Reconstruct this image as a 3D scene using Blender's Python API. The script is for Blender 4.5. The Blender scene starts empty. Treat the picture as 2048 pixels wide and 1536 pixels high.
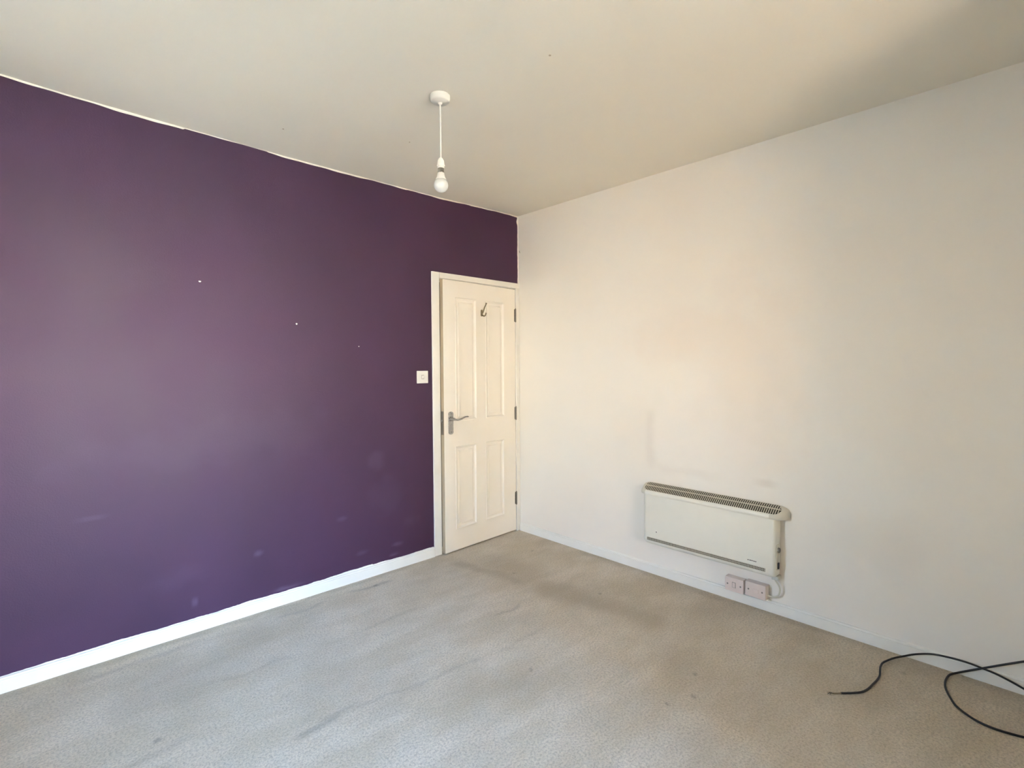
import bpy, bmesh, math, random
import numpy as np
from math import sin, cos, pi, radians, sqrt, exp
from mathutils import Matrix, Vector

S = bpy.context.scene
COL = S.collection

# ------------------------------------------------------------------ camera
F_PX, YAW, PITCH, ROLL = 1027.08, 0.8112, 0.03739, -0.00596
CAM = Vector((-2.96895, -3.04413, 1.37752))
fw = Vector((cos(YAW)*cos(PITCH), sin(YAW)*cos(PITCH), -sin(PITCH)))
rt0 = Vector((sin(YAW), -cos(YAW), 0.0)); up0 = rt0.cross(fw)
rt = rt0*cos(ROLL) + up0*sin(ROLL); up = up0*cos(ROLL) - rt0*sin(ROLL)
cd = bpy.data.cameras.new('camera'); cam = bpy.data.objects.new('camera', cd); COL.objects.link(cam)
cd.sensor_fit = 'HORIZONTAL'; cd.sensor_width = 36.0; cd.lens = F_PX/2048*36.0
cd.clip_start = 0.02; cd.clip_end = 200
m = Matrix((rt, up, -fw)).transposed().to_4x4(); m.translation = CAM
cam.matrix_world = m
S.camera = cam

# ------------------------------------------------------------------ daylight
WX0, WX1, WZ0, WZ1, WY = -2.80, -1.50, 0.80, 2.15, -4.80      # window opening behind the camera
SKY_STRENGTH = 12.5
SUN_STRENGTH = 44.0
world = bpy.data.worlds.new('sky'); S.world = world; world.use_nodes = True
bg = world.node_tree.nodes['Background']
wt = world.node_tree                                   # clear sky: hazy white at the horizon, blue overhead
tc = wt.nodes.new('ShaderNodeTexCoord'); sp = wt.nodes.new('ShaderNodeSeparateXYZ'); cr = wt.nodes.new('ShaderNodeValToRGB')
wt.links.new(tc.outputs['Generated'], sp.inputs[0]); wt.links.new(sp.outputs['Z'], cr.inputs['Fac']); wt.links.new(cr.outputs['Color'], bg.inputs['Color'])
el = cr.color_ramp.elements
el[0].position = 0.0; el[0].color = (0.90, 0.86, 0.78, 1); el[1].position = 1.0; el[1].color = (0.25, 0.52, 1.0, 1)
e_ = el.new(0.16); e_.color = (0.72, 0.84, 0.92, 1)
e_ = el.new(0.38); e_.color = (0.42, 0.72, 1.28, 1)
bg.inputs['Strength'].default_value = SKY_STRENGTH
sd = bpy.data.lights.new('sun', 'SUN'); sd.energy = SUN_STRENGTH; sd.angle = radians(0.6); sd.color = (1.0, 0.93, 0.82)
sun = bpy.data.objects.new('sun', sd); COL.objects.link(sun)
sun.rotation_euler = Vector((-0.50, -0.75, -0.62)).to_track_quat('-Z', 'Y').to_euler()   # sun stands behind the room
pd = bpy.data.lights.new('window_portal', 'AREA'); pd.shape = 'RECTANGLE'; pd.size = WX1-WX0; pd.size_y = WZ1-WZ0
pd.cycles.is_portal = True
po = bpy.data.objects.new('window_portal', pd); COL.objects.link(po)
po.location = ((WX0+WX1)/2, WY-0.20, (WZ0+WZ1)/2); po.rotation_euler = (radians(90), 0, 0)
SY0, SY1, SZ0, SZ1, SX = -0.92, -0.50, 0.85, 2.05, -4.10      # small side window, left of the frame
pd2 = bpy.data.lights.new('side_window_portal', 'AREA'); pd2.shape = 'RECTANGLE'; pd2.size = SZ1-SZ0; pd2.size_y = SY1-SY0
pd2.cycles.is_portal = True
po2 = bpy.data.objects.new('side_window_portal', pd2); COL.objects.link(po2)
po2.location = (SX-0.20, (SY0+SY1)/2, (SZ0+SZ1)/2); po2.rotation_euler = (0, radians(-90), 0)

vs = S.view_settings
vs.view_transform = 'Standard'; vs.look = 'None'; vs.gamma = 1.0; vs.use_curve_mapping = False
vs.exposure = 3.03
S.cycles.max_bounces = 8; S.cycles.diffuse_bounces = 7; S.cycles.glossy_bounces = 4; S.cycles.transparent_max_bounces = 12
S.cycles.use_denoising = True; S.cycles.adaptive_threshold = 0.02

# ------------------------------------------------------------------ materials
def srgb(r, g, b):
    f = lambda c: (c/255/12.92) if c/255 <= 0.04045 else ((c/255+0.055)/1.055)**2.4
    return (f(r), f(g), f(b), 1)

class NT:
    def __init__(s, name):
        s.m = bpy.data.materials.new(name); s.m.use_nodes = True
        s.t = s.m.node_tree; s.b = s.t.nodes['Principled BSDF']
        s.geo = None
    def n(s, typ, **kw):
        o = s.t.nodes.new(typ)
        for k, v in kw.items(): setattr(o, k, v)
        return o
    def l(s, a, b): s.t.links.new(a, b)
    def pos(s):
        if not s.geo: s.geo = s.n('ShaderNodeNewGeometry')
        return s.geo.outputs['Position']
    def mapping(s, scale=(1, 1, 1), rot=(0, 0, 0), loc=(0, 0, 0)):
        mp = s.n('ShaderNodeMapping'); s.l(s.pos(), mp.inputs['Vector'])
        mp.inputs['Scale'].default_value = scale; mp.inputs['Rotation'].default_value = rot; mp.inputs['Location'].default_value = loc
        return mp.outputs['Vector']
    def noise(s, scale, detail=4, rough=0.5, vec=None, out='Fac'):
        nz = s.n('ShaderNodeTexNoise'); nz.inputs['Scale'].default_value = scale
        nz.inputs['Detail'].default_value = detail; nz.inputs['Roughness'].default_value = rough
        s.l(vec if vec is not None else s.pos(), nz.inputs['Vector'])
        return nz.outputs[out]
    def ramp(s, fac, a, b, va=0.0, vb=1.0):
        r = s.n('ShaderNodeMapRange'); r.interpolation_type = 'SMOOTHSTEP'
        s.l(fac, r.inputs['Value'])
        for k, v in (('From Min', a), ('From Max', b), ('To Min', va), ('To Max', vb)): r.inputs[k].default_value = v
        return r.outputs['Result']
    def math(s, op, a, b=None, c=None):
        o = s.n('ShaderNodeMath', operation=op)
        for i, v in enumerate((a, b, c)):
            if v is None: continue
            if isinstance(v, (int, float)): o.inputs[i].default_value = v
            else: s.l(v, o.inputs[i])
        return o.outputs[0]
    def mix(s, fac, a, b):
        o = s.n('ShaderNodeMix', data_type='RGBA')
        if isinstance(fac, (int, float)): o.inputs[0].default_value = fac
        else: s.l(fac, o.inputs[0])
        for i, v in ((6, a), (7, b)):
            if isinstance(v, tuple): o.inputs[i].default_value = v
            else: s.l(v, o.inputs[i])
        return o.outputs[2]
    def sep(s):
        o = s.n('ShaderNodeSeparateXYZ'); s.l(s.pos(), o.inputs[0]); return o.outputs
    def bump(s, h, strength, dist, prev=None):
        b = s.n('ShaderNodeBump'); b.inputs['Strength'].default_value = strength; b.inputs['Distance'].default_value = dist
        s.l(h, b.inputs['Height'])
        if prev is not None: s.l(prev, b.inputs['Normal'])
        return b.outputs['Normal']
    def set(s, color=None, rough=None, normal=None, metallic=None, spec=None):
        for k, v in (('Base Color', color), ('Roughness', rough), ('Normal', normal), ('Metallic', metallic), ('Specular IOR Level', spec)):
            if v is None: continue
            if isinstance(v, (int, float, tuple)): s.b.inputs[k].default_value = v
            else: s.l(v, s.b.inputs[k])
        return s.m
    def wear(s):
        """marks painted as a vertex attribute: three kinds of stain, scuff, crease or painted shade"""
        at = s.n('ShaderNodeAttribute'); at.attribute_name = 'wear'
        o = s.n('ShaderNodeSeparateColor'); s.l(at.outputs['Color'], o.inputs[0]); return o.outputs

PURPLE_A, PURPLE_B = (62, 36, 62), (68, 40, 68)
CARPET_A, CARPET_B = (212, 196, 168), (232, 218, 195)

def white_wall():
    k = NT('white_emulsion')
    base = srgb(230, 226, 217)
    big = k.noise(0.9, 2, 0.5); c = k.mix(k.ramp(big, 0.35, 0.7, 0.0, 0.35), base, srgb(226, 214, 198))
    w = k.wear()
    c = k.mix(w[0], c, srgb(176, 160, 146)); c = k.mix(w[1], c, srgb(222, 202, 184)); c = k.mix(w[2], c, srgb(238, 233, 226))
    return k.set(c, 0.62, k.bump(k.noise(60, 4, 0.6), 0.10, 0.006), spec=0.35)

def ceiling_mat():
    k = NT('ceiling_emulsion')
    c = k.mix(k.ramp(k.noise(1.2, 2), 0.35, 0.7, 0.0, 0.4), srgb(231, 226, 212), srgb(226, 219, 203))
    return k.set(c, 0.8, k.bump(k.noise(40, 4), 0.08, 0.008), spec=0.2)

def purple():
    k = NT('purple_emulsion')
    n1 = k.noise(1.6, 3)
    c = k.mix(k.ramp(n1, 0.35, 0.7), srgb(*PURPLE_A), srgb(*PURPLE_B))
    w = k.wear(); c = k.mix(w[0], c, srgb(150, 135, 170))
    nrm = k.bump(k.noise(150, 4, 0.65), 0.24, 0.004)
    return k.set(c, k.ramp(n1, 0.3, 0.7, 0.48, 0.58), nrm, spec=0.40)

def carpet():
    k = NT('carpet_pile')
    brush = k.noise(1.0, 5, 0.68, k.mapping((1.6, 3.8, 1), rot=(0, 0, radians(10))))
    c = k.mix(k.ramp(brush, 0.34, 0.68), srgb(*CARPET_A), srgb(*CARPET_B))
    tuft = k.noise(110, 4, 0.8)
    c = k.mix(k.ramp(tuft, 0.30, 0.62, 0.66, 0.0), c, srgb(142, 130, 110))
    w = k.wear()
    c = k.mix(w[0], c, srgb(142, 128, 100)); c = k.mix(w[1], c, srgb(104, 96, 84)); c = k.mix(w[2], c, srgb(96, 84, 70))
    nrm = k.bump(tuft, 0.9, 0.012)
    mm = k.set(c, 0.95, nrm, spec=0.1)
    k.b.inputs['Sheen Weight'].default_value = 0.25; k.b.inputs['Sheen Roughness'].default_value = 0.5
    return mm

def paint(name, col, rough, bump=0.05, scale=60, var=0.15, col2=None, spec=0.5):
    k = NT(name)
    c = k.mix(k.ramp(k.noise(6, 4), 0.35, 0.7, 0.0, var), col, col2 or tuple([v*0.82 for v in col[:3]]+[1]))
    return k.set(c, rough, k.bump(k.noise(scale, 3), bump, 0.004), spec=spec)

def metal(name, col, rough):
    k = NT(name)
    return k.set(col, k.ramp(k.noise(90, 3), 0.3, 0.7, rough*0.8, rough*1.25), None, 1.0)

M = {}
M['wall'] = white_wall(); M['ceil'] = ceiling_mat(); M['purple'] = purple(); M['carpet'] = carpet()
M['gloss'] = paint('white_gloss_woodwork', srgb(230, 229, 222), 0.36, 0.06, 40, 0.25, srgb(224, 218, 202))
M['door'] = paint('white_satin_door', srgb(238, 234, 224), 0.38, 0.05, 50, 0.3, srgb(236, 230, 214))
M['edge'] = paint('bare_door_edge', srgb(176, 160, 134), 0.6, 0.1, 80, 0.5)
M['chrome'] = metal('brushed_chrome', srgb(176, 174, 170), 0.26)
M['steel'] = metal('dull_steel', srgb(128, 124, 116), 0.42)
M['brass'] = metal('aged_nickel', srgb(140, 128, 104), 0.40)
M['plastic'] = paint('white_moulded_plastic', srgb(226, 223, 214), 0.35, 0.0, 60, 0.1)
M['pinkplastic'] = paint('yellowed_grey_plastic', srgb(212, 198, 190), 0.38, 0.02, 60, 0.2)
M['heater'] = paint('cream_enamel', srgb(222, 220, 208), 0.36, 0.03, 120, 0.12)
M['heatcap'] = paint('cream_plastic_cap', srgb(202, 198, 184), 0.42, 0.03, 120, 0.12)
M['slat'] = paint('grille_bar_enamel', srgb(196, 190, 170), 0.4, 0.0, 60, 0.2)
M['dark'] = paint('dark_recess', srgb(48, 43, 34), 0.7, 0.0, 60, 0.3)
M['black'] = paint('black_pvc', srgb(24, 20, 18), 0.42, 0.05, 200, 0.2)
M['ink'] = paint('dark_print', srgb(70, 66, 58), 0.6, 0.0, 60, 0.1)
M['greyline'] = paint('grey_shadow_gap', srgb(150, 146, 136), 0.5, 0.0, 60, 0.1)  # grey stands in for the shade around the switch rockers
M['bulb'] = paint('frosted_bulb', srgb(214, 214, 208), 0.25, 0.0, 60, 0.1)
M['bulb'].node_tree.nodes['Principled BSDF'].inputs['Subsurface Weight'].default_value = 0.0
M['ground'] = paint('pale_paving', srgb(164, 153, 132), 0.9, 0.2, 3, 0.4)
M['slate'] = paint('dark_slate', srgb(84, 82, 80), 0.8, 0.2, 3, 0.4)
M['brick'] = paint('buff_brick', srgb(140, 120, 98), 0.9, 0.2, 3, 0.4)
def glass():
    k = NT('window_glass'); t = k.t
    tr = k.n('ShaderNodeBsdfTransparent'); gl = k.n('ShaderNodeBsdfGlossy'); gl.inputs['Roughness'].default_value = 0.02
    fr = k.n('ShaderNodeFresnel'); mx = k.n('ShaderNodeMixShader')
    k.l(fr.outputs[0], mx.inputs[0]); k.l(tr.outputs[0], mx.inputs[1]); k.l(gl.outputs[0], mx.inputs[2])
    k.l(mx.outputs[0], t.nodes['Material Output'].inputs['Surface'])
    t.nodes.remove(k.b); return k.m
M['glass'] = glass()

# ------------------------------------------------------------------ mesh helpers
def link(name, bm, mat, parent=None, smooth=False, bevel=0.0, seg=2, recalc=True):
    if recalc: bmesh.ops.recalc_face_normals(bm, faces=bm.faces)
    me = bpy.data.meshes.new(name); bm.to_mesh(me); bm.free()
    me.materials.append(M[mat])
    o = bpy.data.objects.new(name, me); COL.objects.link(o)
    if parent is not None: o.parent = parent
    if smooth:
        for p in me.polygons: p.use_smooth = True
        me.set_sharp_from_angle(angle=radians(40))
    if bevel:
        b = o.modifiers.new('bevel', 'BEVEL'); b.width = bevel; b.segments = seg; b.limit_method = 'ANGLE'; b.angle_limit = radians(40)
    return o
def empty(name, loc, rz=0.0):
    o = bpy.data.objects.new(name, None); COL.objects.link(o); o.location = loc; o.rotation_euler = (0, 0, rz)
    o.empty_display_size = 0.05
    return o
def tag(o, label=None, cat=None, group=None, kind=None):
    for k, v in (('label', label), ('category', cat), ('group', group), ('kind', kind)):
        if v: o[k] = v
    return o
def box(bm, x0, x1, y0, y1, z0, z1):
    r = bmesh.ops.create_cube(bm, size=1.0)
    for v in r['verts']:
        v.co = Vector((x0+(v.co.x+.5)*(x1-x0), y0+(v.co.y+.5)*(y1-y0), z0+(v.co.z+.5)*(z1-z0)))
    return r['verts']
def newbox(*a):
    bm = bmesh.new(); box(bm, *a); return bm
def lathe(bm, prof, center=(0, 0, 0), axis='z', n=32, cap=True):
    rings = []
    for r, h in prof:
        ring = []
        for i in range(n):
            a = 2*pi*i/n; u, v = r*cos(a), r*sin(a)
            p = {'z': (u, v, h), 'x': (h, u, v), 'y': (u, h, v)}[axis]
            ring.append(bm.verts.new(Vector(p)+Vector(center)))
        rings.append(ring)
    for a, b in zip(rings, rings[1:]):
        for i in range(n): bm.faces.new((a[i], a[(i+1) % n], b[(i+1) % n], b[i]))
    if cap:
        bm.faces.new(rings[0]); bm.faces.new(rings[-1])
    return rings
def catmull(pts, per=10):
    P = [Vector(p) for p in pts]; P = [P[0]*2-P[1]] + P + [P[-1]*2-P[-2]]; out = []
    for i in range(1, len(P)-2):
        for j in range(per):
            t = j/per; a, b, c, d = P[i-1], P[i], P[i+1], P[i+2]
            out.append(0.5*((2*b)+(c-a)*t+(2*a-5*b+4*c-d)*t*t+(3*b-a-3*c+d)*t**3))
    out.append(P[-2]); return out
def tube(bm, pts, rad, n=10, sq=(1, 1)):
    pts = [Vector(p) for p in pts]; rings = []
    up_ = Vector((0, 0, 1))
    t0 = (pts[1]-pts[0]).normalized()
    u = t0.orthogonal().normalized() if abs(t0.z) > 0.9 else t0.cross(up_).normalized()
    for i, p in enumerate(pts):
        t = (pts[min(i+1, len(pts)-1)]-pts[max(i-1, 0)]).normalized()
        u = (u - t*u.dot(t)).normalized(); v = t.cross(u)
        r = rad(i/(len(pts)-1)) if callable(rad) else rad
        rings.append([bm.verts.new(p+u*r*sq[0]*cos(2*pi*k/n)+v*r*sq[1]*sin(2*pi*k/n)) for k in range(n)])
    for a, b in zip(rings, rings[1:]):
        for k in range(n): bm.faces.new((a[k], a[(k+1) % n], b[(k+1) % n], b[k]))
    bm.faces.new(rings[0]); bm.faces.new(rings[-1])
def prism(bm, outline, vec):
    """outline: list of 3-D points, extruded along vec"""
    a = [bm.verts.new(Vector(p)) for p in outline]; b = [bm.verts.new(Vector(p)+Vector(vec)) for p in outline]
    n = len(a); bm.faces.new(a); bm.faces.new(list(reversed(b)))
    for i in range(n): bm.faces.new((a[i], b[i], b[(i+1) % n], a[(i+1) % n]))
def lerp_table(tab, x):
    if x <= tab[0][0]: return tab[0][1]
    for (a, va), (b, vb) in zip(tab, tab[1:]):
        if x <= b: return va+(vb-va)*(x-a)/(b-a)
    return tab[-1][1]

# ------------------------------------------------------------------ room shell
H = 2.59
XL, YB = SX, WY
BLOCK_X, BLOCK_Y = -0.95, -3.35  # corner of an unseen wall block added to cut the window light
SAG = [(-4.0, 2.604), (-3.0, 2.599), (-2.81, 2.590), (-2.59, 2.585), (-2.43, 2.582), (-2.04, 2.576), (-1.88, 2.573), (-1.18, 2.572), (-0.78, 2.573), (-0.3, 2.585), (0.0, 2.590)]
def ceil_z(x, y):
    k = max(0.0, 1-abs(y)/1.0); k = k*k*(3-2*k)
    return H + (lerp_table(SAG, x)-H)*k

def smooth(d, a, b):
    t = np.clip((d-a)/(b-a), 0, 1); return 1-t*t*(3-2*t)
def vnoise(U, Vv, scale, seed):
    rs = np.random.RandomState(seed); tot = np.zeros_like(U); amp = .5
    for o in range(4):
        g = rs.rand(256, 256); x = (U*scale) % 255; y = (Vv*scale) % 255
        xi, yi = x.astype(int), y.astype(int); fx, fy = x-xi, y-yi; fx = fx*fx*(3-2*fx); fy = fy*fy*(3-2*fy)
        tot += amp*((g[xi, yi]*(1-fx)+g[(xi+1) % 256, yi]*fx)*(1-fy)+(g[xi, (yi+1) % 256]*(1-fx)+g[(xi+1) % 256, (yi+1) % 256]*fx)*fy)
        amp *= .5; scale *= 2.1
    return tot
class Sheet:
    """a flat gridded face with surface marks and shade kept per vertex"""
    def __init__(s, u0, u1, v0, v1, step):
        s.nu, s.nv = max(1, int((u1-u0)/step)), max(1, int((v1-v0)/step))
        s.U, s.V = np.meshgrid(np.linspace(u0, u1, s.nu+1), np.linspace(v0, v1, s.nv+1), indexing='ij')
        s.w = np.zeros(s.U.shape+(3,)); s.n = vnoise(s.U, s.V, 7.0, 3)-.47
    def blob(s, ch, c, r, a, soft=.8, wob=1.2):
        d = np.sqrt(((s.U-c[0])/r[0])**2+((s.V-c[1])/r[1])**2)+s.n*wob
        s.w[..., ch] = np.maximum(s.w[..., ch], a*smooth(d, 1-soft, 1+soft))
    def seg(s, ch, p, q, w, a, soft=.8, wob=.03):
        dx, dy = q[0]-p[0], q[1]-p[1]; L = sqrt(dx*dx+dy*dy); ux, uy = dx/L, dy/L
        A, B = s.U-p[0], s.V-p[1]; t = A*ux+B*uy; d = np.abs(-A*uy+B*ux+s.n*wob); e = min(.25*L, .15)
        m = smooth(d, w*(1-soft), w*(1+soft))*(1-smooth(t, 0, e))*smooth(t, L-e, L)
        s.w[..., ch] = np.maximum(s.w[..., ch], a*m)
    def build(s, name, mat, fn, solid, skip=None, Z=None):
        """fn(u, v, w) -> xyz; solid: thickness behind the face"""
        n, m_ = s.nu+1, s.nv+1; co = [fn(u, v) for u, v in zip(s.U.ravel(), s.V.ravel())]
        fs = []
        for i in range(s.nu):
            for j in range(s.nv):
                uc, vc = (s.U[i, j]+s.U[i+1, j])/2, (s.V[i, j]+s.V[i, j+1])/2
                if skip and skip(uc, vc): continue
                a = i*m_+j; fs.append((a, a+m_, a+m_+1, a+1))
        me = bpy.data.meshes.new(name); me.from_pydata(co, [], fs); me.materials.append(M[mat])
        at = me.attributes.new('wear', 'FLOAT_COLOR', 'POINT')
        c = np.ones((n*m_, 4), dtype=np.float32); c[:, :3] = s.w.reshape(-1, 3); at.data.foreach_set('color', c.ravel())
        o = bpy.data.objects.new(name, me); COL.objects.link(o)
        sm = o.modifiers.new('thickness', 'SOLIDIFY'); sm.thickness = solid; sm.offset = -1.0
        return o
sh = Sheet(XL-.1, .12, YB-.25, .12, .012)
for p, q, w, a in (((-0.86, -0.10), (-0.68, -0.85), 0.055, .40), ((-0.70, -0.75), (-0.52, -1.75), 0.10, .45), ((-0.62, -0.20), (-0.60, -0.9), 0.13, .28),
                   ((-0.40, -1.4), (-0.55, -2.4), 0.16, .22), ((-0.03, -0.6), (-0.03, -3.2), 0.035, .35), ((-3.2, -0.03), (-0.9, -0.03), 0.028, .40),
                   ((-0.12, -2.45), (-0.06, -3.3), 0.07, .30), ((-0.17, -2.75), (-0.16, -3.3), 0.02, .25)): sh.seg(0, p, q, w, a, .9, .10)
sh.w[..., 0] = np.maximum(sh.w[..., 0], .30*np.clip((vnoise(sh.U, sh.V, 2.0, 9)-.47)*4, 0, 1))
sh.blob(0, (-.85, -2.35), (.45, .55), .30, .8, 1.5); sh.blob(0, (-.45, -1.75), (.30, .40), .22, .8, 1.5)  # larger blob: stain plus painted-in dimmer, browner light on the right-hand carpet
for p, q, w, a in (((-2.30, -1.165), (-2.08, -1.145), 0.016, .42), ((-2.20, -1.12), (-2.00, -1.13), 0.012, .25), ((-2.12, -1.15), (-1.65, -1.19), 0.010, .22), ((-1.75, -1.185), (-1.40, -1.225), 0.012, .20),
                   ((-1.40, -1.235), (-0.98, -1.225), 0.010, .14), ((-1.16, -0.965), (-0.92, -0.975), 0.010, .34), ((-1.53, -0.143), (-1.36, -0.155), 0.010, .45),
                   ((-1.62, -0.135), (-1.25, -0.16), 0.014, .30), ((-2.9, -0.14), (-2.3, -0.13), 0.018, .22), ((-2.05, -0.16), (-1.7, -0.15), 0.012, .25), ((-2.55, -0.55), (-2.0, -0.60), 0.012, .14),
                   ((-3.0, -0.9), (-2.5, -0.84), 0.018, .18), ((-1.8, -0.6), (-1.3, -0.58), 0.012, .14)): sh.seg(1, p, q, w, a, .9, .07)
for cx, cy, r in ((-2.652, -0.80, 0.014), (-0.66, -0.62, 0.010), (-1.41, -0.150, 0.014), (-0.28, -0.42, 0.010), (-1.0, -2.05, 0.012), (-0.85, -1.98, 0.010), (-1.12, -2.0, 0.010), (-0.5, -1.2, 0.010), (-0.18, -2.62, 0.010), (-1.35, -1.45, 0.010)):
    sh.blob(2, (cx, cy), (r, r*.8), .55, .6, .4)
tag(sh.build('floor', 'carpet', lambda u, v: (u, v, 0.0), .12), 'worn grey beige carpet with brush marks, faint stains and a painted shade patch', 'carpet', kind='structure')

bm = bmesh.new(); nx, ny = 60, 40; G = []
for j in range(ny+1):
    y = 0.02+(YB-.02)*(j/ny)**1.4 if j else 0.02
    G.append([bm.verts.new((XL+(0.02-XL)*i/nx, y, ceil_z(XL+(0.02-XL)*i/nx, y))) for i in range(nx+1)])
for j in range(ny):
    for i in range(nx): bm.faces.new((G[j][i], G[j][i+1], G[j+1][i+1], G[j+1][i]))
r = bmesh.ops.extrude_face_region(bm, geom=bm.faces[:])
for v in r['geom']:
    if isinstance(v, bmesh.types.BMVert): v.co.z = 2.75
ce = tag(link('ceiling', bm, 'ceil', smooth=True), 'matt cream white painted ceiling with slightly uneven plaster', 'ceiling', kind='structure')
for cx, cy, r_ in ((-1.436, -1.657, .005), (-1.42, -.62, .0035), (-1.98, -.33, .0045)):
    bm = bmesh.new(); z_ = ceil_z(cx, cy); lathe(bm, [(r_, z_+.002), (r_, z_-.001), (r_*.6, z_-.0016)], (cx, cy, 0), 'z', 10)
    link('plug', bm, 'edge', ce)['label'] = 'tiny dark plug in the ceiling' 

DX0, DX1, DZ = -0.800, -0.040, 2.000          # door opening in the purple wall
# purple wall: grid lines fall on the door opening
sh = Sheet(XL-.1, .12, 0, 2.7, .03)
us_ = np.concatenate([np.linspace(XL-.1, DX0, 270), np.linspace(DX0, DX1, 24)[1:], np.linspace(DX1, .0, 4)[1:]]); vs_ = np.concatenate([np.linspace(-.02, DZ, 190), np.linspace(DZ, 2.7, 30)[1:]])
sh.nu, sh.nv = len(us_)-1, len(vs_)-1; sh.U, sh.V = np.meshgrid(us_, vs_, indexing='ij'); sh.w = np.zeros(sh.U.shape+(3,)); sh.n = vnoise(sh.U+5, sh.V, 9.0, 5)-.47
for cx, cz, rx, rz, a in ((-1.17, 0.165, 0.045, 0.012, .14), (-1.42, 0.17, 0.03, 0.010, .08), (-2.36, 0.155, 0.012, 0.020, .14), (-2.75, 0.68, 0.06, 0.008, .05),
                          (-1.55, 0.42, 0.03, 0.012, .08), (-2.05, 0.33, 0.016, 0.012, .12), (-1.30, 0.75, 0.05, 0.05, .05), (-1.2, 0.10, 0.03, 0.010, .2), (-1.9, 0.088, 0.08, 0.010, .18),
                          (-2.0, 1.0, .35, .10, .02), (-2.6, .95, .3, .08, .02), (-1.2, .5, .12, .10, .03), (-1.05, .30, .08, .05, .04), (-2.45, .30, .12, .05, .025)):
    sh.blob(0, (cx, cz), (rx, rz), a, .8, 2.2)
wl = sh.build('wall_left', 'purple', lambda u, v: (u, 0.0, v), .12, lambda u, v: DX0 < u < DX1 and v < DZ)
tag(wl, 'dark purple painted feature wall with small scuffs', 'wall', kind='structure')
for cx, cz, rx, rz in ((-2.297, 1.817, .0058, .0042), (-1.808, 1.623, .0045, .0055), (-1.42, 1.50, .003, .003)):    # chips down to the plaster
    bm = bmesh.new(); ring = [bm.verts.new((cx+rx*cos(a)*(1+.25*sin(3*a)), -.0008, cz+rz*sin(a)*(1+.2*cos(2*a)))) for a in [2*pi*i/10 for i in range(10)]]
    f = bm.faces.new(ring); r = bmesh.ops.extrude_face_region(bm, geom=[f])
    for v in r['geom']:
        if isinstance(v, bmesh.types.BMVert): v.co.y = .001
    link('paint_chip', bm, 'plastic', wl)['label'] = 'pale chip in the purple paint'
sh = Sheet(BLOCK_Y-.05, 0, -.02, 2.7, .02)
sh.seg(0, (-1.235, 1.12), (-1.24, .66), .034, .17, .95, .08); sh.seg(0, (-1.24, .70), (-1.75, .69), .024, .13, .95, .10)
sh.blob(0, (-1.97, .71), (.055, .018), .30, .9, 1.4); sh.blob(0, (-2.45, .50), (.20, .13), .12, .7, 1.4)
sh.blob(1, (-1.85, 1.25), (.25, .55), .25, .6, 1.3); sh.blob(1, (-1.46, 1.55), (.28, .16), .22, .6, 1.4); sh.blob(2, (-1.55, .95), (.30, .32), .35, .5, 1.3)
tag(sh.build('wall_right', 'wall', lambda u, v: (0.0, u, v), -.12), 'off white painted wall with patchy plaster above the heater', 'wall', kind='structure')
bm = bmesh.new(); T = 0.28
box(bm, XL-T, XL, YB-.3, SY0, -.02, 2.7); box(bm, XL-T, XL, SY1, .12, -.02, 2.7); box(bm, XL-T, XL, SY0, SY1, -.02, SZ0); box(bm, XL-T, XL, SY0, SY1, SZ1, 2.7)
tag(link('wall_side', bm, 'wall'), 'off white wall with a small window, left of the purple wall', 'wall', kind='structure')
bm = bmesh.new(); T = 0.28
box(bm, XL, WX0, YB-T, YB, -.02, 2.7); box(bm, WX1, 0, YB-T, YB, -.02, 2.7)
box(bm, WX0, WX1, YB-T, YB, -.02, WZ0); box(bm, WX0, WX1, YB-T, YB, WZ1, 2.7)
tag(link('wall_back', bm, 'wall'), 'off white window wall behind the viewer', 'wall', kind='structure')
tag(link('wall_light_block', newbox(BLOCK_X, 0, YB, BLOCK_Y, -.02, 2.7), 'wall'), 'unseen off white wall block added to shade the near end of the white wall', 'wall', kind='structure')

# windows behind and left of the viewer
def window(name, origin, rz, w, h, label):
    """a two light window; local x along the wall, local -y outwards"""
    e = tag(empty(name, origin, rz), label, 'window', kind='structure')
    def p(n, x0, x1, y0, y1, z0, z1, mat='gloss', bev=.004): link(n, newbox(x0, x1, y0, y1, z0, z1), mat, e, bevel=bev)
    a, f0, f1 = w/2, -.25, -.19
    p('frame_rail', -a, a, f0, f1, 0, .055); p('frame_rail', -a, a, f0, f1, h-.055, h)
    p('frame_stile', -a, -a+.055, f0, f1, .055, h-.055); p('frame_stile', a-.055, a, f0, f1, .055, h-.055)
    p('mullion', -.03, .03, f0, f1, .055, h-.055)
    p('pane', -a+.055, -.03, -.222, -.218, .055, h-.055, 'glass', 0); p('pane', .03, a-.055, -.222, -.218, .055, h-.055, 'glass', 0)
    p('window_sill', -a-.05, a+.05, -.19, .04, -.03, .001)
    return e
window('window_1', ((WX0+WX1)/2, YB, WZ0), 0, WX1-WX0, WZ1-WZ0, 'white framed two light window behind the viewer')
window('window_2', (XL, (SY0+SY1)/2, SZ0), -pi/2, SY1-SY0, SZ1-SZ0, 'small white framed window in the side wall left of the purple wall')

# outside: ground, and an unseen facade added to block sky and bounce warm light
hs = tag(link('sky_block_house', newbox(-30, -4.2, -19, -12, -3, 4), 'brick'), 'unseen buff brick block with dark slate top, added to block sky and warm the light', 'building', kind='structure')
bm = bmesh.new(); prism(bm, [(-30, -11.8, 3.9), (-30, -18, 12.5), (-30, -19.2, 3.9)], (26, 0, 0)); link('sky_block_roof', bm, 'slate', hs)  # steep dark top, unseen, added to hide sky from the right-hand floor
tag(link('ground', newbox(-45, 40, -45, 40, -3.2, -3.0), 'ground'), 'pale paved yard outside the window', 'ground', kind='structure')

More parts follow.
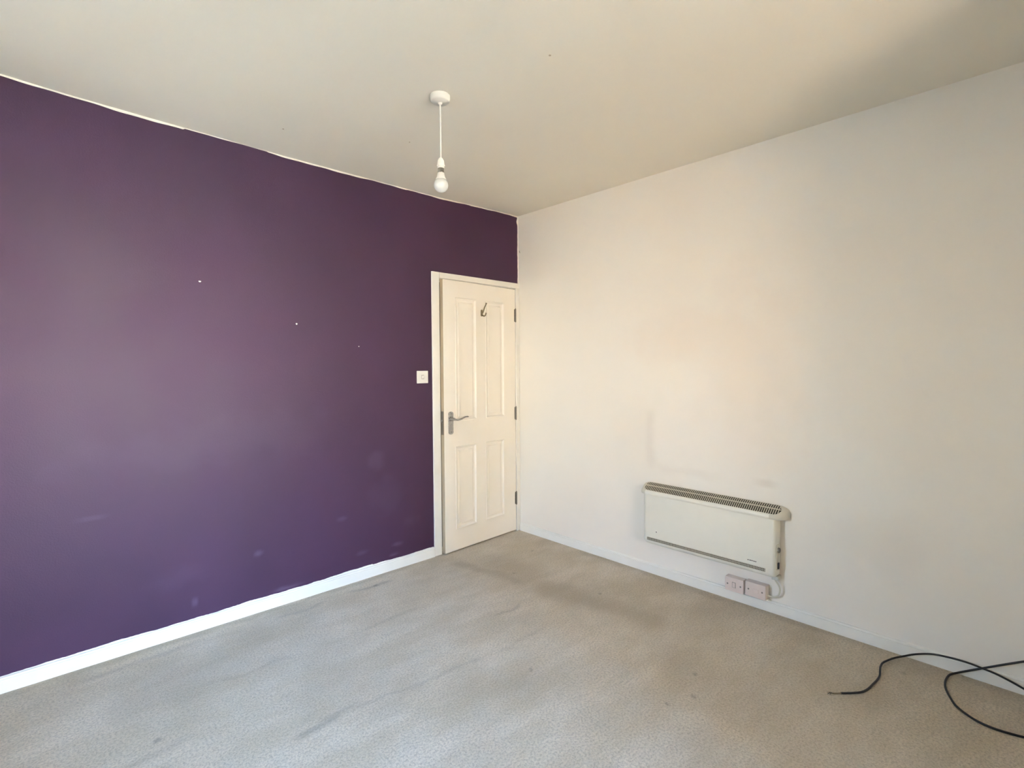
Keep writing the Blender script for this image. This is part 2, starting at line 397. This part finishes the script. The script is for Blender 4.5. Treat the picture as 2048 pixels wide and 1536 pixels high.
# caulk and cut-in edges
random.seed(4)
def wob(x, s): return sin(x*7.3+s)+.6*sin(x*17.1+2*s)+.4*sin(x*41+3*s)
bm = bmesh.new(); prev = None; N = 420
for i in range(N+1):
    x = XL+(0-XL)*i/N; zc = ceil_z(x, 0)+.004
    h = 0.0075+.0022*wob(x, .7)
    if x < -2.35: h += .0015
    if -2.35 < x < -1.95: h *= .45
    if -1.05 < x < -.5: h *= .8
    h = max(.0018, h)
    a = bm.verts.new((x, .001, zc-h-.004)); b = bm.verts.new((x, -.0015, zc-h-.003)); c = bm.verts.new((x, -.0025, zc))
    d = bm.verts.new((x, .001, zc)); cur = (a, b, c, d)
    if prev:
        for q in range(4): bm.faces.new((prev[q], prev[(q+1) % 4], cur[(q+1) % 4], cur[q]))
    prev = cur
tag(link('trim_1', bm, 'ceil'), 'thin uneven white paint edge between the purple wall and ceiling', 'paint edge', kind='structure')
bm = bmesh.new(); prev = None; N = 80
for i in range(N+1):
    z = 2.045+(2.60-2.045)*i/N; w = .0085+.0012*wob(z*3, 1.3)+(.008*exp(-((z-2.545)/.02)**2))
    cur = tuple(bm.verts.new(p) for p in ((-w, .001, z), (-w+.001, -.0015, z), (.001, -.002, z), (.001, .001, z)))
    if prev:
        for q in range(4): bm.faces.new((prev[q], prev[(q+1) % 4], cur[(q+1) % 4], cur[q]))
    prev = cur
tag(link('trim_2', bm, 'wall'), 'narrow white paint edge in the corner above the door', 'paint edge', kind='structure')

# skirting boards
def skirt_profile(h, t): return [(0, 0), (-t, 0), (-t, h-.0115), (-t+.0045, h-.0105), (-t+.0045, h-.0075), (-t+.001, h-.007), (-t+.002, h-.003), (-t*.55, h-.001), (0, h)]
bm = bmesh.new()
prism(bm, [(XL, y, z) for y, z in skirt_profile(.068, .015)], (-0.866-XL, 0, 0))
bl = link('baseboard_left', bm, 'gloss')
tag(bl, 'white gloss skirting board along the foot of the purple wall', 'skirting board', kind='structure')
bm = bmesh.new(); prev = None; N = 300
for i in range(N+1):      # ragged white cut-in line above the board
    x = XL+(-0.868-XL)*i/N; h = max(.0006, .0035+.0022*wob(x*1.3, 2.2)+(.004 if -1.75 < x < -1.35 else 0)+random.uniform(-.0008, .0008))
    cur = tuple(bm.verts.new(p) for p in ((x, .001, .066), (x, -.003, .066), (x, -.002, .068+h), (x, .001, .0685+h)))
    if prev:
        for q in range(4): bm.faces.new((prev[q], prev[(q+1) % 4], cur[(q+1) % 4], cur[q]))
    prev = cur
link('paint_edge', bm, 'gloss', bl)
bm = bmesh.new()
prism(bm, [(x, -.0185, z) for x, z in skirt_profile(.064, .014)], (0, BLOCK_Y+.0185, 0))
tag(link('baseboard_right', bm, 'gloss'), 'white gloss skirting board under the heater along the white wall', 'skirting board', kind='structure')

# ------------------------------------------------------------------ door frame and door
AT = .013
tr = tag(empty('trim_3', ((DX0+DX1)/2, 0, 0)), 'white painted architrave around the door', 'door frame', kind='structure')
ox = tr.location.x
def abox(name, x0, x1, y0, y1, z0, z1, mat='gloss', bev=.003):
    return link(name, newbox(x0-ox, x1-ox, y0, y1, z0, z1), mat, tr, bevel=bev)
abox('architrave_board', -.864, DX0, -AT, 0, 0, 2.042); abox('architrave_head', DX0, -.0005, -AT, 0, DZ, 2.042)
abox('architrave_board', DX1, -.0005, -AT, 0, 0, DZ)
abox('jamb', DX0, DX0+.004, 0, .12, 0, DZ, bev=0); abox('jamb', DX1-.002, DX1, 0, .12, 0, DZ, bev=0); abox('jamb_head', DX0, DX1, 0, .12, DZ-.004, DZ, bev=0)
abox('door_stop', DX0+.004, DX0+.016, .042, .12, 0, DZ-.004, bev=0); abox('door_stop', DX1-.014, DX1-.002, .042, .12, 0, DZ-.004, bev=0)
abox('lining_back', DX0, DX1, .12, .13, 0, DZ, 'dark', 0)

ANG = radians(3.0)
door = tag(empty('door_1', (-.043, -.004, 0), ANG), 'white four panel door, slightly ajar, in the corner', 'door', kind='structure')
LW, LT, LZ0, LZ1 = .752, .034, .010, 1.990
panels = [(.430, .640, .965, 1.872), (.130, .336, .965, 1.872), (.438, .648, .165, .780), (.136, .342, .165, .780)]
us = sorted({0, LW} | {p[0] for p in panels} | {p[1] for p in panels}); zs = sorted({LZ0, LZ1} | {p[2] for p in panels} | {p[3] for p in panels})
bm = bmesh.new(); vd = {}
def V(u, y, z):
    k = (round(u, 5), round(y, 5), round(z, 5))
    if k not in vd: vd[k] = bm.verts.new((-u, y, z))
    return vd[k]
for y in (0.0, LT):
    for a, b in zip(us, us[1:]):
        for c, d in zip(zs, zs[1:]):
            um, zm = (a+b)/2, (c+d)/2
            if y == 0 and any(p[0] < um < p[1] and p[2] < zm < p[3] for p in panels): continue
            bm.faces.new((V(a, y, c), V(b, y, c), V(b, y, d), V(a, y, d)))
for a, b in zip(us, us[1:]):
    for z in (LZ0, LZ1): bm.faces.new((V(a, 0, z), V(b, 0, z), V(b, LT, z), V(a, LT, z)))
for c, d in zip(zs, zs[1:]):
    for u in (0, LW): bm.faces.new((V(u, 0, c), V(u, 0, d), V(u, LT, d), V(u, LT, c)))
leaf = link('leaf', bm, 'door', door)
leaf.data.materials.append(M['edge'])
for p in leaf.data.polygons:
    if abs(p.center.x+LW) < 1e-4: p.material_index = 1
for (u0, u1, z0, z1) in panels:
    bm = bmesh.new(); rings = []
    for ins, dep in ((0, 0), (.0025, -.0030), (.007, -.0025), (.011, .0030), (.016, .0085), (.024, .0095), (.030, .0095), (.040, .0050)):
        rings.append([bm.verts.new((-u, dep, z)) for u, z in ((u0+ins, z0+ins), (u1-ins, z0+ins), (u1-ins, z1-ins), (u0+ins, z1-ins))])
    for a, b in zip(rings, rings[1:]):
        for i in range(4): bm.faces.new((a[i], a[(i+1) % 4], b[(i+1) % 4], b[i]))
    bm.faces.new(rings[-1])
    link('panel', bm, 'door', leaf, smooth=False)
# latch plate on the visible door edge
bm = bmesh.new(); box(bm, -LW-.0012, -LW+.001, .005, .029, .875, 1.045)
lp = link('latch_plate', bm, 'steel', door); lp['label'] = 'dull steel latch plate on the door edge'
bm = newbox(-LW-.009, -LW, .011, .023, .965, .985); link('latch_bolt', bm, 'chrome', lp, bevel=.002)
# handle
def arched(u0, u1, z0, z1, r):
    out = []
    for k in range(9): a = pi*k/8; out.append((u0+(u1-u0)*(.5+.5*cos(a)), z1-r+r*sin(a)))
    for k in range(9): a = pi+pi*k/8; out.append((u0+(u1-u0)*(.5+.5*cos(a)), z0+r+r*sin(a)))
    return out
bm = bmesh.new(); prism(bm, [(-u, 0, z) for u, z in arched(.670, .714, .874, 1.041, .014)], (0, -.007, 0))
hb = link('handle_plate', bm, 'chrome', door, bevel=.002); hb['label'] = 'chrome lever handle backplate'
for zz in (.892, 1.024):
    bm = bmesh.new(); lathe(bm, [(.0042, -.0066), (.0042, -.0085), (.003, -.0095)], (-.692, 0, zz), 'y', 12); link('screw', bm, 'steel', hb, smooth=True)
bm = bmesh.new(); lathe(bm, [(.016, -.006), (.0155, -.016), (.0115, -.020), (.0105, -.046)], (-.692, 0, .988), 'y', 20)
link('handle_boss', bm, 'chrome', hb, smooth=True)
bm = bmesh.new()
tube(bm, catmull([(-.703, -.050, .986), (-.690, -.052, .986), (-.668, -.053, .982), (-.645, -.054, .984), (-.620, -.055, .992), (-.597, -.055, .998), (-.578, -.055, .999), (-.568, -.054, .998)], 6),
     lambda t: .0095-.003*t if t < .97 else .0045, 12, (1.0, .8))
link('lever', bm, 'chrome', hb, smooth=True)
# hinges
for zc in (1.780, .980, .276):
    bm = bmesh.new()
    for k in range(5):
        lathe(bm, [(.0055, zc-.052+k*.021), (.0062, zc-.0515+k*.021), (.0062, zc-.0325+k*.021), (.0055, zc-.032+k*.021)], (-.001, -.006, 0), 'z', 14)
    lathe(bm, [(.003, zc-.056), (.0045, zc-.053), (.0045, zc+.055), (.003, zc+.058)], (-.001, -.006, 0), 'z', 10)
    hg = link('hinge', bm, 'steel', door, smooth=True); hg['label'] = 'dull steel butt hinge'
    link('hinge_leaf', newbox(-.012, -.003, -.0012, .001, zc-.05, zc+.05), 'steel', hg)
# coat hook
bm = bmesh.new(); prism(bm, [(-u, 0, z) for u, z in arched(.366, .384, 1.748, 1.800, .009)], (0, -.004, 0))
hk = link('coat_hook', bm, 'brass', door, bevel=.001); hk['label'] = 'dull metal double coat hook'
bm = bmesh.new()
tube(bm, catmull([(-.375, -.003, 1.768), (-.375, -.014, 1.777), (-.375, -.024, 1.795), (-.376, -.036, 1.815), (-.376, -.050, 1.834), (-.376, -.055, 1.847)], 6), lambda t: .0058-.0015*t+(.002 if t > .93 else 0), 10)
link('upper_prong', bm, 'brass', hk, smooth=True)
bm = bmesh.new()
tube(bm, catmull([(-.375, -.004, 1.762), (-.375, -.018, 1.752), (-.376, -.034, 1.750), (-.376, -.046, 1.758), (-.376, -.051, 1.772)], 6), lambda t: .0055-.001*t+(.0022 if t > .92 else 0), 10)
link('lower_prong', bm, 'brass', hk, smooth=True)

# ------------------------------------------------------------------ light switch
ls = tag(empty('light_switch', (-.947, 0, 1.252)), 'small square white light switch on the purple wall beside the door', 'light switch')
link('plate', newbox(-.0455, .0455, -.009, 0, 0, .087), 'plastic', ls, bevel=.003, seg=3)
bm = newbox(-.008, .008, -.0105, -.006, .032, .055)
for v in bm.verts:
    if v.co.y < -.01: v.co.y += -.0035 if v.co.z > .04 else .001
rk = link('rocker', bm, 'plastic', ls, bevel=.001)
link('rocker_shade', newbox(-.0105, .0105, -.0094, -.008, .029, .058), 'greyline', ls)
for sx in (-.030, .030):
    bm = bmesh.new(); lathe(bm, [(.0035, -.0088), (.0035, -.0098), (.0025, -.0103)], (sx, 0, .0435), 'y', 12); link('screw', bm, 'plastic', ls, smooth=True)

# ------------------------------------------------------------------ panel heater
HY0, HY1 = -1.222, -2.043
ht = tag(empty('panel_heater', (0, (HY0+HY1)/2, .23)), 'slim cream electric panel heater with top grille, mounted on the white wall', 'heater')
hy, hz = ht.location.y, ht.location.z
def L(p): return (p[0], p[1]-hy, p[2]-hz)
FX = -.086
# casing: rounded front edges, swept outline in plan
bm = bmesh.new(); plan = []
R = .026
RX_, RY_ = .052, .040
for k in range(9): a = pi/2*k/8; plan.append((FX+RX_-RX_*sin(a), HY0-RY_+RY_*cos(a)))
for k in range(7): a = pi/2*k/6; plan.append((FX+R-R*cos(a), HY1+R*.6-R*.6*sin(a)))
plan = [(-.012, HY0)] + plan + [(-.012, HY1)]
rows = []
for z, inset in ((.222, .016), (.226, .008), (.233, .003), (.242, 0), (.300, 0), (.549, 0)):
    rows.append([bm.verts.new(L((x if x > -.02 else min(-.02, x+inset*.9), y+(-inset if y > hy else inset*.5), z))) for x, y in plan])
for a, b in zip(rows, rows[1:]):
    for i in range(len(plan)-1): bm.faces.new((a[i], a[i+1], b[i+1], b[i]))
for rr in rows: bm.faces.new((rr[0], rr[-1], rows[0][-1], rows[0][0])) if False else None
bm.faces.new(rows[0]); bm.faces.new(rows[-1])
for a, b in zip(rows, rows[1:]): bm.faces.new((a[0], b[0], b[-1], a[-1]))
link('casing', bm, 'heater', ht, smooth=True)
# wall bracket behind
link('wall_bracket', newbox(-.013, -.001, HY0-.06-hy, HY1+.06-hy, .26-hz, .53-hz), 'steel', ht)
# top housing: profile in (x,z) from the front lip to the wall
PROF = [(FX-.004, .541), (FX-.007, .548), (FX-.007, .556), (FX-.002, .565), (-.076, .574), (-.058, .588), (-.040, .599), (-.026, .6045), (-.016, .606), (-.006, .604), (-.003, .596)]
def top_section(y):
    """profile at y, rounded in towards the wall at the two ends"""
    e0, e1 = -1.196, -2.090; rr = .055
    d = min(abs(y-e0), abs(y-e1)); t = max(0.0, 1-d/rr); k = sqrt(max(0.0, 1-t*t))
    out = []
    for x, z in PROF: out.append((-.003+(x+.003)*(.12+.88*k), .541+(z-.541)*(.45+.55*k)))
    return out
def housing(name, ya, yb, n, mat, capends=True):
    bm = bmesh.new(); rings = []
    for i in range(n+1):
        y = ya+(yb-ya)*i/n
        ring = [bm.verts.new(L((x, y, z))) for x, z in top_section(y)] + [bm.verts.new(L((-.003, y, .541)))]
        rings.append(ring)
    for a, b in zip(rings, rings[1:]):
        for q in range(len(a)): bm.faces.new((a[q], a[(q+1) % len(a)], b[(q+1) % len(b)], b[q]))
    bm.faces.new(rings[0]); bm.faces.new(rings[-1])
    return link(name, bm, mat, ht, smooth=True)
housing('end_cap', -1.196, -1.252, 14, 'heatcap'); housing('end_cap', -2.012, -2.090, 18, 'heatcap')
housing('top_rail', -1.2525, -2.0115, 20, 'heater')
# grille over the sloping top
def slope_pt(s, y, off):
    pr = top_section(y); pts = pr[3:9]; L_ = [0]
    for a, b in zip(pts, pts[1:]): L_.append(L_[-1]+sqrt((b[0]-a[0])**2+(b[1]-a[1])**2))
    d = s*L_[-1]
    for i in range(len(pts)-1):
        if d <= L_[i+1]+1e-9:
            t = (d-L_[i])/(L_[i+1]-L_[i]); a, b = pts[i], pts[i+1]
            tx, tz = (b[0]-a[0]), (b[1]-a[1]); q = sqrt(tx*tx+tz*tz)
            return (a[0]+tx*t-tz/q*off, y, a[1]+tz*t+tx/q*off)
    return (pts[-1][0], y, pts[-1][1]+off)
GA, GB = -1.232, -2.062
def srange(y):
    d = min(abs(y-GA), abs(y-GB)); t = max(0, 1-d/.035); h = .44*sqrt(max(0, 1-t*t)); return .5-h, .5+h
bm = bmesh.new(); prev = None
for i in range(81):
    y = GA+(GB-GA)*i/80; a, b = srange(y); cur = [bm.verts.new(L(slope_pt(a+(b-a)*q/5, y, .0008))) for q in range(6)]
    if prev:
        for q in range(5): bm.faces.new((prev[q], prev[q+1], cur[q+1], cur[q]))
    prev = cur
gr = link('top_grille', bm, 'dark', ht); gr['label'] = 'dark slotted air outlet along the heater top'
bm = bmesh.new()
def bar(y0, y1, s0, s1, n, o0, o1, slant=0.0):
    lo, hi = [], []
    for q in range(n+1):
        s = s0+(s1-s0)*q/n; sh = slant*(s-.5)
        lo.append([bm.verts.new(L(slope_pt(s, y+sh, o))) for y in (y0, y1) for o in (o0, o1)])
    for a, b in zip(lo, lo[1:]):
        for i, j in ((0, 1), (1, 3), (3, 2), (2, 0)): bm.faces.new((a[i], a[j], b[j], b[i]))
    bm.faces.new((lo[0][0], lo[0][1], lo[0][3], lo[0][2])); bm.faces.new((lo[-1][0], lo[-1][1], lo[-1][3], lo[-1][2]))
y = GA-.006
while y > GB+.004:
    a, b = srange(y); bar(y+.0021, y-.0021, a, b, 5, .0004, .0026); y -= .0116
y = GA
steps = 60
for (c) in (.52,):
    for i in range(steps):
        y0 = GA+(GB-GA)*i/steps; y1 = GA+(GB-GA)*(i+1)/steps
        if srange((y0+y1)/2)[1] > .6: bar(y0, y1, c-.035, c+.035, 1, .0004, .0034)
tag(link('grille_bars', bm, 'slat', gr), kind='stuff')
# lower intake grille
LG = (-1.268, -1.994, .247, .265)
lg = link('lower_grille', newbox(FX-.0006, FX+.002, LG[0]-hy, LG[1]-hy, LG[2]-hz, LG[3]-hz), 'dark', ht); lg['label'] = 'dark slotted air inlet along the heater foot'
bm = bmesh.new(); y = LG[0]
while y > LG[1]-.001:
    box(bm, FX-.0022, FX-.0002, y-.0016-hy, y+.0016-hy, LG[2]-hz, LG[3]-hz); y -= .0082
for zz in (LG[2], (LG[2]+LG[3])/2-.0003, LG[3]): box(bm, FX-.0022, FX-.0002, LG[0]-hy, LG[1]-hy, zz-.0010-hz, zz+.0010-hz)
tag(link('grille_bars', bm, 'slat', lg), kind='stuff')
# printed maker's mark: a row of small letter-like strokes, too small to read in the photo
bm = bmesh.new(); y = -1.900
for w in (.0055, .003, .0065, .0055, .003, .0055, .005):
    box(bm, FX-.0006, FX+.001, y-hy, y-w-hy, .2865-hz, .2915-hz); y -= w+.0022
link('lettering', bm, 'ink', ht)
bm = bmesh.new(); lathe(bm, [(.007, FX+.001), (.007, FX-.0016), (.005, FX-.0024)], (0, -1.333-hy, .311-hz), 'x', 16); rb = link('indicator', bm, 'plastic', ht, smooth=True)
link('indicator_lens', newbox(FX-.003, FX-.002, -1.338-hy, -1.330-hy, .307-hz, .314-hz), 'steel', rb)
# thermostat controls on the near side of the casing
th = link('control_panel', newbox(-.066, -.034, HY1-.004-hy, HY1+.003-hy, .262-hz, .400-hz), 'slat', ht, bevel=.003)
bm = bmesh.new(); lathe(bm, [(.014, 0), (.014, -.007), (.011, -.010)], (-.050, HY1-.003-hy, .370-hz), 'y', 20); link('thermostat_dial', bm, 'steel', th, smooth=True)
link('rocker_switch', newbox(-.057, -.043, HY1-.010-hy, HY1-.003-hy, .268-hz, .302-hz), 'black', th, bevel=.002)
link('foot_bracket', newbox(-.050, -.004, HY1-.006-hy, HY1+.030-hy, .200-hz, .225-hz), 'heatcap', ht, bevel=.004)
bm = bmesh.new()
tube(bm, catmull([L(p) for p in ((-.030, -2.022, .215), (-.031, -2.028, .195), (-.032, -2.046, .172), (-.033, -2.053, .148), (-.033, -2.046, .118), (-.033, -2.026, .101), (-.032, -2.006, .096), (-.031, -1.9875, .098))], 8), .0048, 10)
fl = link('flex', bm, 'slat', ht, smooth=True); fl['label'] = 'cream flex curving down to the outlet box'

# ------------------------------------------------------------------ two surface boxes on the skirting
def outlet(name, ya, yb, za, zb, label, cat, switch):
    e = tag(empty(name, (-.014, (ya+yb)/2, za)), label, cat, group='electrical boxes under the heater'); yc = (ya+yb)/2
    link('back_box', newbox(-.026, .012, ya-yc-.002, yb-yc+.002, .001, zb-za-.001), 'pinkplastic', e, bevel=.005, seg=3)
    link('faceplate', newbox(-.037, -.026, ya-yc, yb-yc, 0, zb-za), 'pinkplastic', e, bevel=.004, seg=3)
    hm = (zb-za)/2
    for s in (-1, 1):
        bm = bmesh.new(); lathe(bm, [(.0045, -.0365), (.0045, -.0378), (.003, -.0384)], (0, s*.037, hm), 'x', 12); link('screw', bm, 'steel', e, smooth=True)
    if switch:
        bm = newbox(-.041, -.036, -.008, .008, hm-.013, hm+.013)
        for v in bm.verts:
            if v.co.x < -.04 and v.co.z > hm: v.co.x += .0025
        rk = link('rocker', bm, 'pinkplastic', e, bevel=.001)
        link('rocker_shade', newbox(-.0376, -.036, -.011, .011, hm-.016, hm+.016), 'greyline', e)
    else:
        link('fuse_carrier', newbox(-.0395, -.036, -.017, .013, hm-.013, hm+.008), 'pinkplastic', e, bevel=.0015)
    return e
outlet('fused_switch', -1.864, -1.759, .066, .146, 'grey white switch box with small rocker under the heater, nearer the door', 'switch box', True)
ob = outlet('flex_outlet', -1.986, -1.874, .070, .152, 'grey white outlet box under the heater, joined by the cream flex', 'outlet box', False)
bm = bmesh.new(); lathe(bm, [(.006, -.058), (.006, -.064), (.0045, -.066)], (-.018, 0, .026), 'y', 12); link('cable_grommet', bm, 'slat', ob, smooth=True)

# ------------------------------------------------------------------ pendant lamp
RX, RY = -1.573, -1.115
zc = ceil_z(RX, RY)
pen = tag(empty('pendant_lamp', (RX, RY, zc)), 'bare white bulb hanging on a white flex from a ceiling rose', 'pendant light')
bm = bmesh.new(); lathe(bm, [(.0440, .004), (.0450, -.002), (.0446, -.016), (.0425, -.0235), (.0385, -.0275), (.014, -.0300), (.0095, -.0320), (.0075, -.0380), (.0045, -.0400)], n=48); link('ceiling_rose', bm, 'plastic', pen, smooth=True)
def zz(z): return z-zc
bm = bmesh.new(); tube(bm, [(0, 0, -.036), (.0005, .0003, -.12), (.0002, 0, -.20), (0, 0, zz(2.308))], .0033, 10); link('flex', bm, 'plastic', pen, smooth=True)
bm = bmesh.new(); lathe(bm, [(.004, zz(2.316)), (.0085, zz(2.312)), (.0140, zz(2.302)), (.0158, zz(2.290)), (.0158, zz(2.284)), (.0178, zz(2.283)), (.0178, zz(2.276)), (.0150, zz(2.275)), (.0145, zz(2.268))], n=28)
lh = link('lampholder', bm, 'plastic', pen, smooth=True)
bm = bmesh.new(); lathe(bm, [(.0136, zz(2.270)), (.0136, zz(2.254)), (.0142, zz(2.253)), (.0142, zz(2.247))], n=28); link('bayonet_cap', bm, 'chrome', lh, smooth=True)
bm = bmesh.new(); lathe(bm, [(.0120, zz(2.249)), (.0148, zz(2.247)), (.0162, zz(2.240)), (.0180, zz(2.231)), (.0205, zz(2.224)), (.0250, zz(2.2185)), (.0268, zz(2.216))], n=32)
bl_ = link('bulb_base', bm, 'plastic', pen, smooth=True)
prof = [(.0255, zz(2.2160))]
for k in range(15):
    a = radians(42)-radians(132)*k/14; prof.append((max(.0004, .0325*cos(a)), zz(2.1925)+.0320*sin(a)))
bm = bmesh.new(); lathe(bm, prof, n=36); link('globe', bm, 'bulb', bl_, smooth=True)

# ------------------------------------------------------------------ nail in the corner
bm = bmesh.new(); tube(bm, catmull([(.002, -.024, 2.292), (-.006, -.025, 2.293), (-.010, -.026, 2.298), (-.010, -.027, 2.306)], 5), .0022, 8)
tag(link('wall_nail', bm, 'brass', smooth=True), 'tiny bent nail in the white wall near the corner above the door', 'nail')

# ------------------------------------------------------------------ black cable
cab = tag(empty('coaxial_cable', (-.572, -2.45, 0)), 'loose black aerial cable looping over the carpet by the white wall', 'cable')
o_ = Vector((-.572, -2.45, 0)); r_ = .0042
pts = [(-.548, -2.469, .006), (-.535, -2.480, .005), (-.505, -2.506, .005), (-.472, -2.528, .005), (-.430, -2.540, .005), (-.386, -2.546, .006), (-.340, -2.552, .007), (-.293, -2.553, .008), (-.250, -2.546, .010), (-.215, -2.541, .010),
       (-.175, -2.541, .010), (-.140, -2.552, .012), (-.100, -2.574, .018), (-.070, -2.606, .028), (-.050, -2.640, .042), (-.038, -2.692, .060), (-.036, -2.744, .069), (-.036, -2.811, .073), (-.036, -2.872, .068), (-.035, -2.922, .059), (-.034, -2.993, .036),
       (-.050, -3.070, .010), (-.110, -3.150, .005), (-.210, -3.170, .005), (-.310, -3.100, .005), (-.357, -3.003, .005), (-.374, -2.926, .005), (-.362, -2.869, .005), (-.316, -2.814, .005), (-.257, -2.785, .005), (-.205, -2.767, .005), (-.166, -2.759, .006),
       (-.118, -2.757, .006), (-.069, -2.765, .010), (-.040, -2.790, .018), (-.026, -2.830, .040), (-.020, -2.872, .066), (-.020, -2.936, .109), (-.022, -2.992, .146), (-.020, -3.060, .185), (-.016, -3.110, .215), (-.008, -3.135, .225)]
bm = bmesh.new(); tube(bm, catmull([Vector(p)-o_ for p in pts], 8), r_, 12)
link('sheath', bm, 'black', cab, smooth=True)
bm = bmesh.new()
tube(bm, [Vector(p)-o_ for p in ((-.574, -2.447, .007), (-.566, -2.454, .006), (-.546, -2.471, .006))], .0028, 10)
pl = link('braid', bm, 'brass', cab, smooth=True); pl['label'] = 'frayed bare braid at the cable end'
for k, (dx, dy, dz) in enumerate(((-.020, .010, .004), (-.016, .018, .001), (-.024, .016, .006), (-.012, .022, .003))):
    bm = bmesh.new(); tube(bm, [Vector(p)-o_ for p in ((-.572, -2.449, .006), (-.572+dx*.5, -2.449+dy*.6, .006+dz), (-.572+dx, -2.449+dy, .004+dz*.6))], .0012, 6)
    link('strand', bm, 'black' if k in (0, 2) else 'brass', pl, smooth=True)
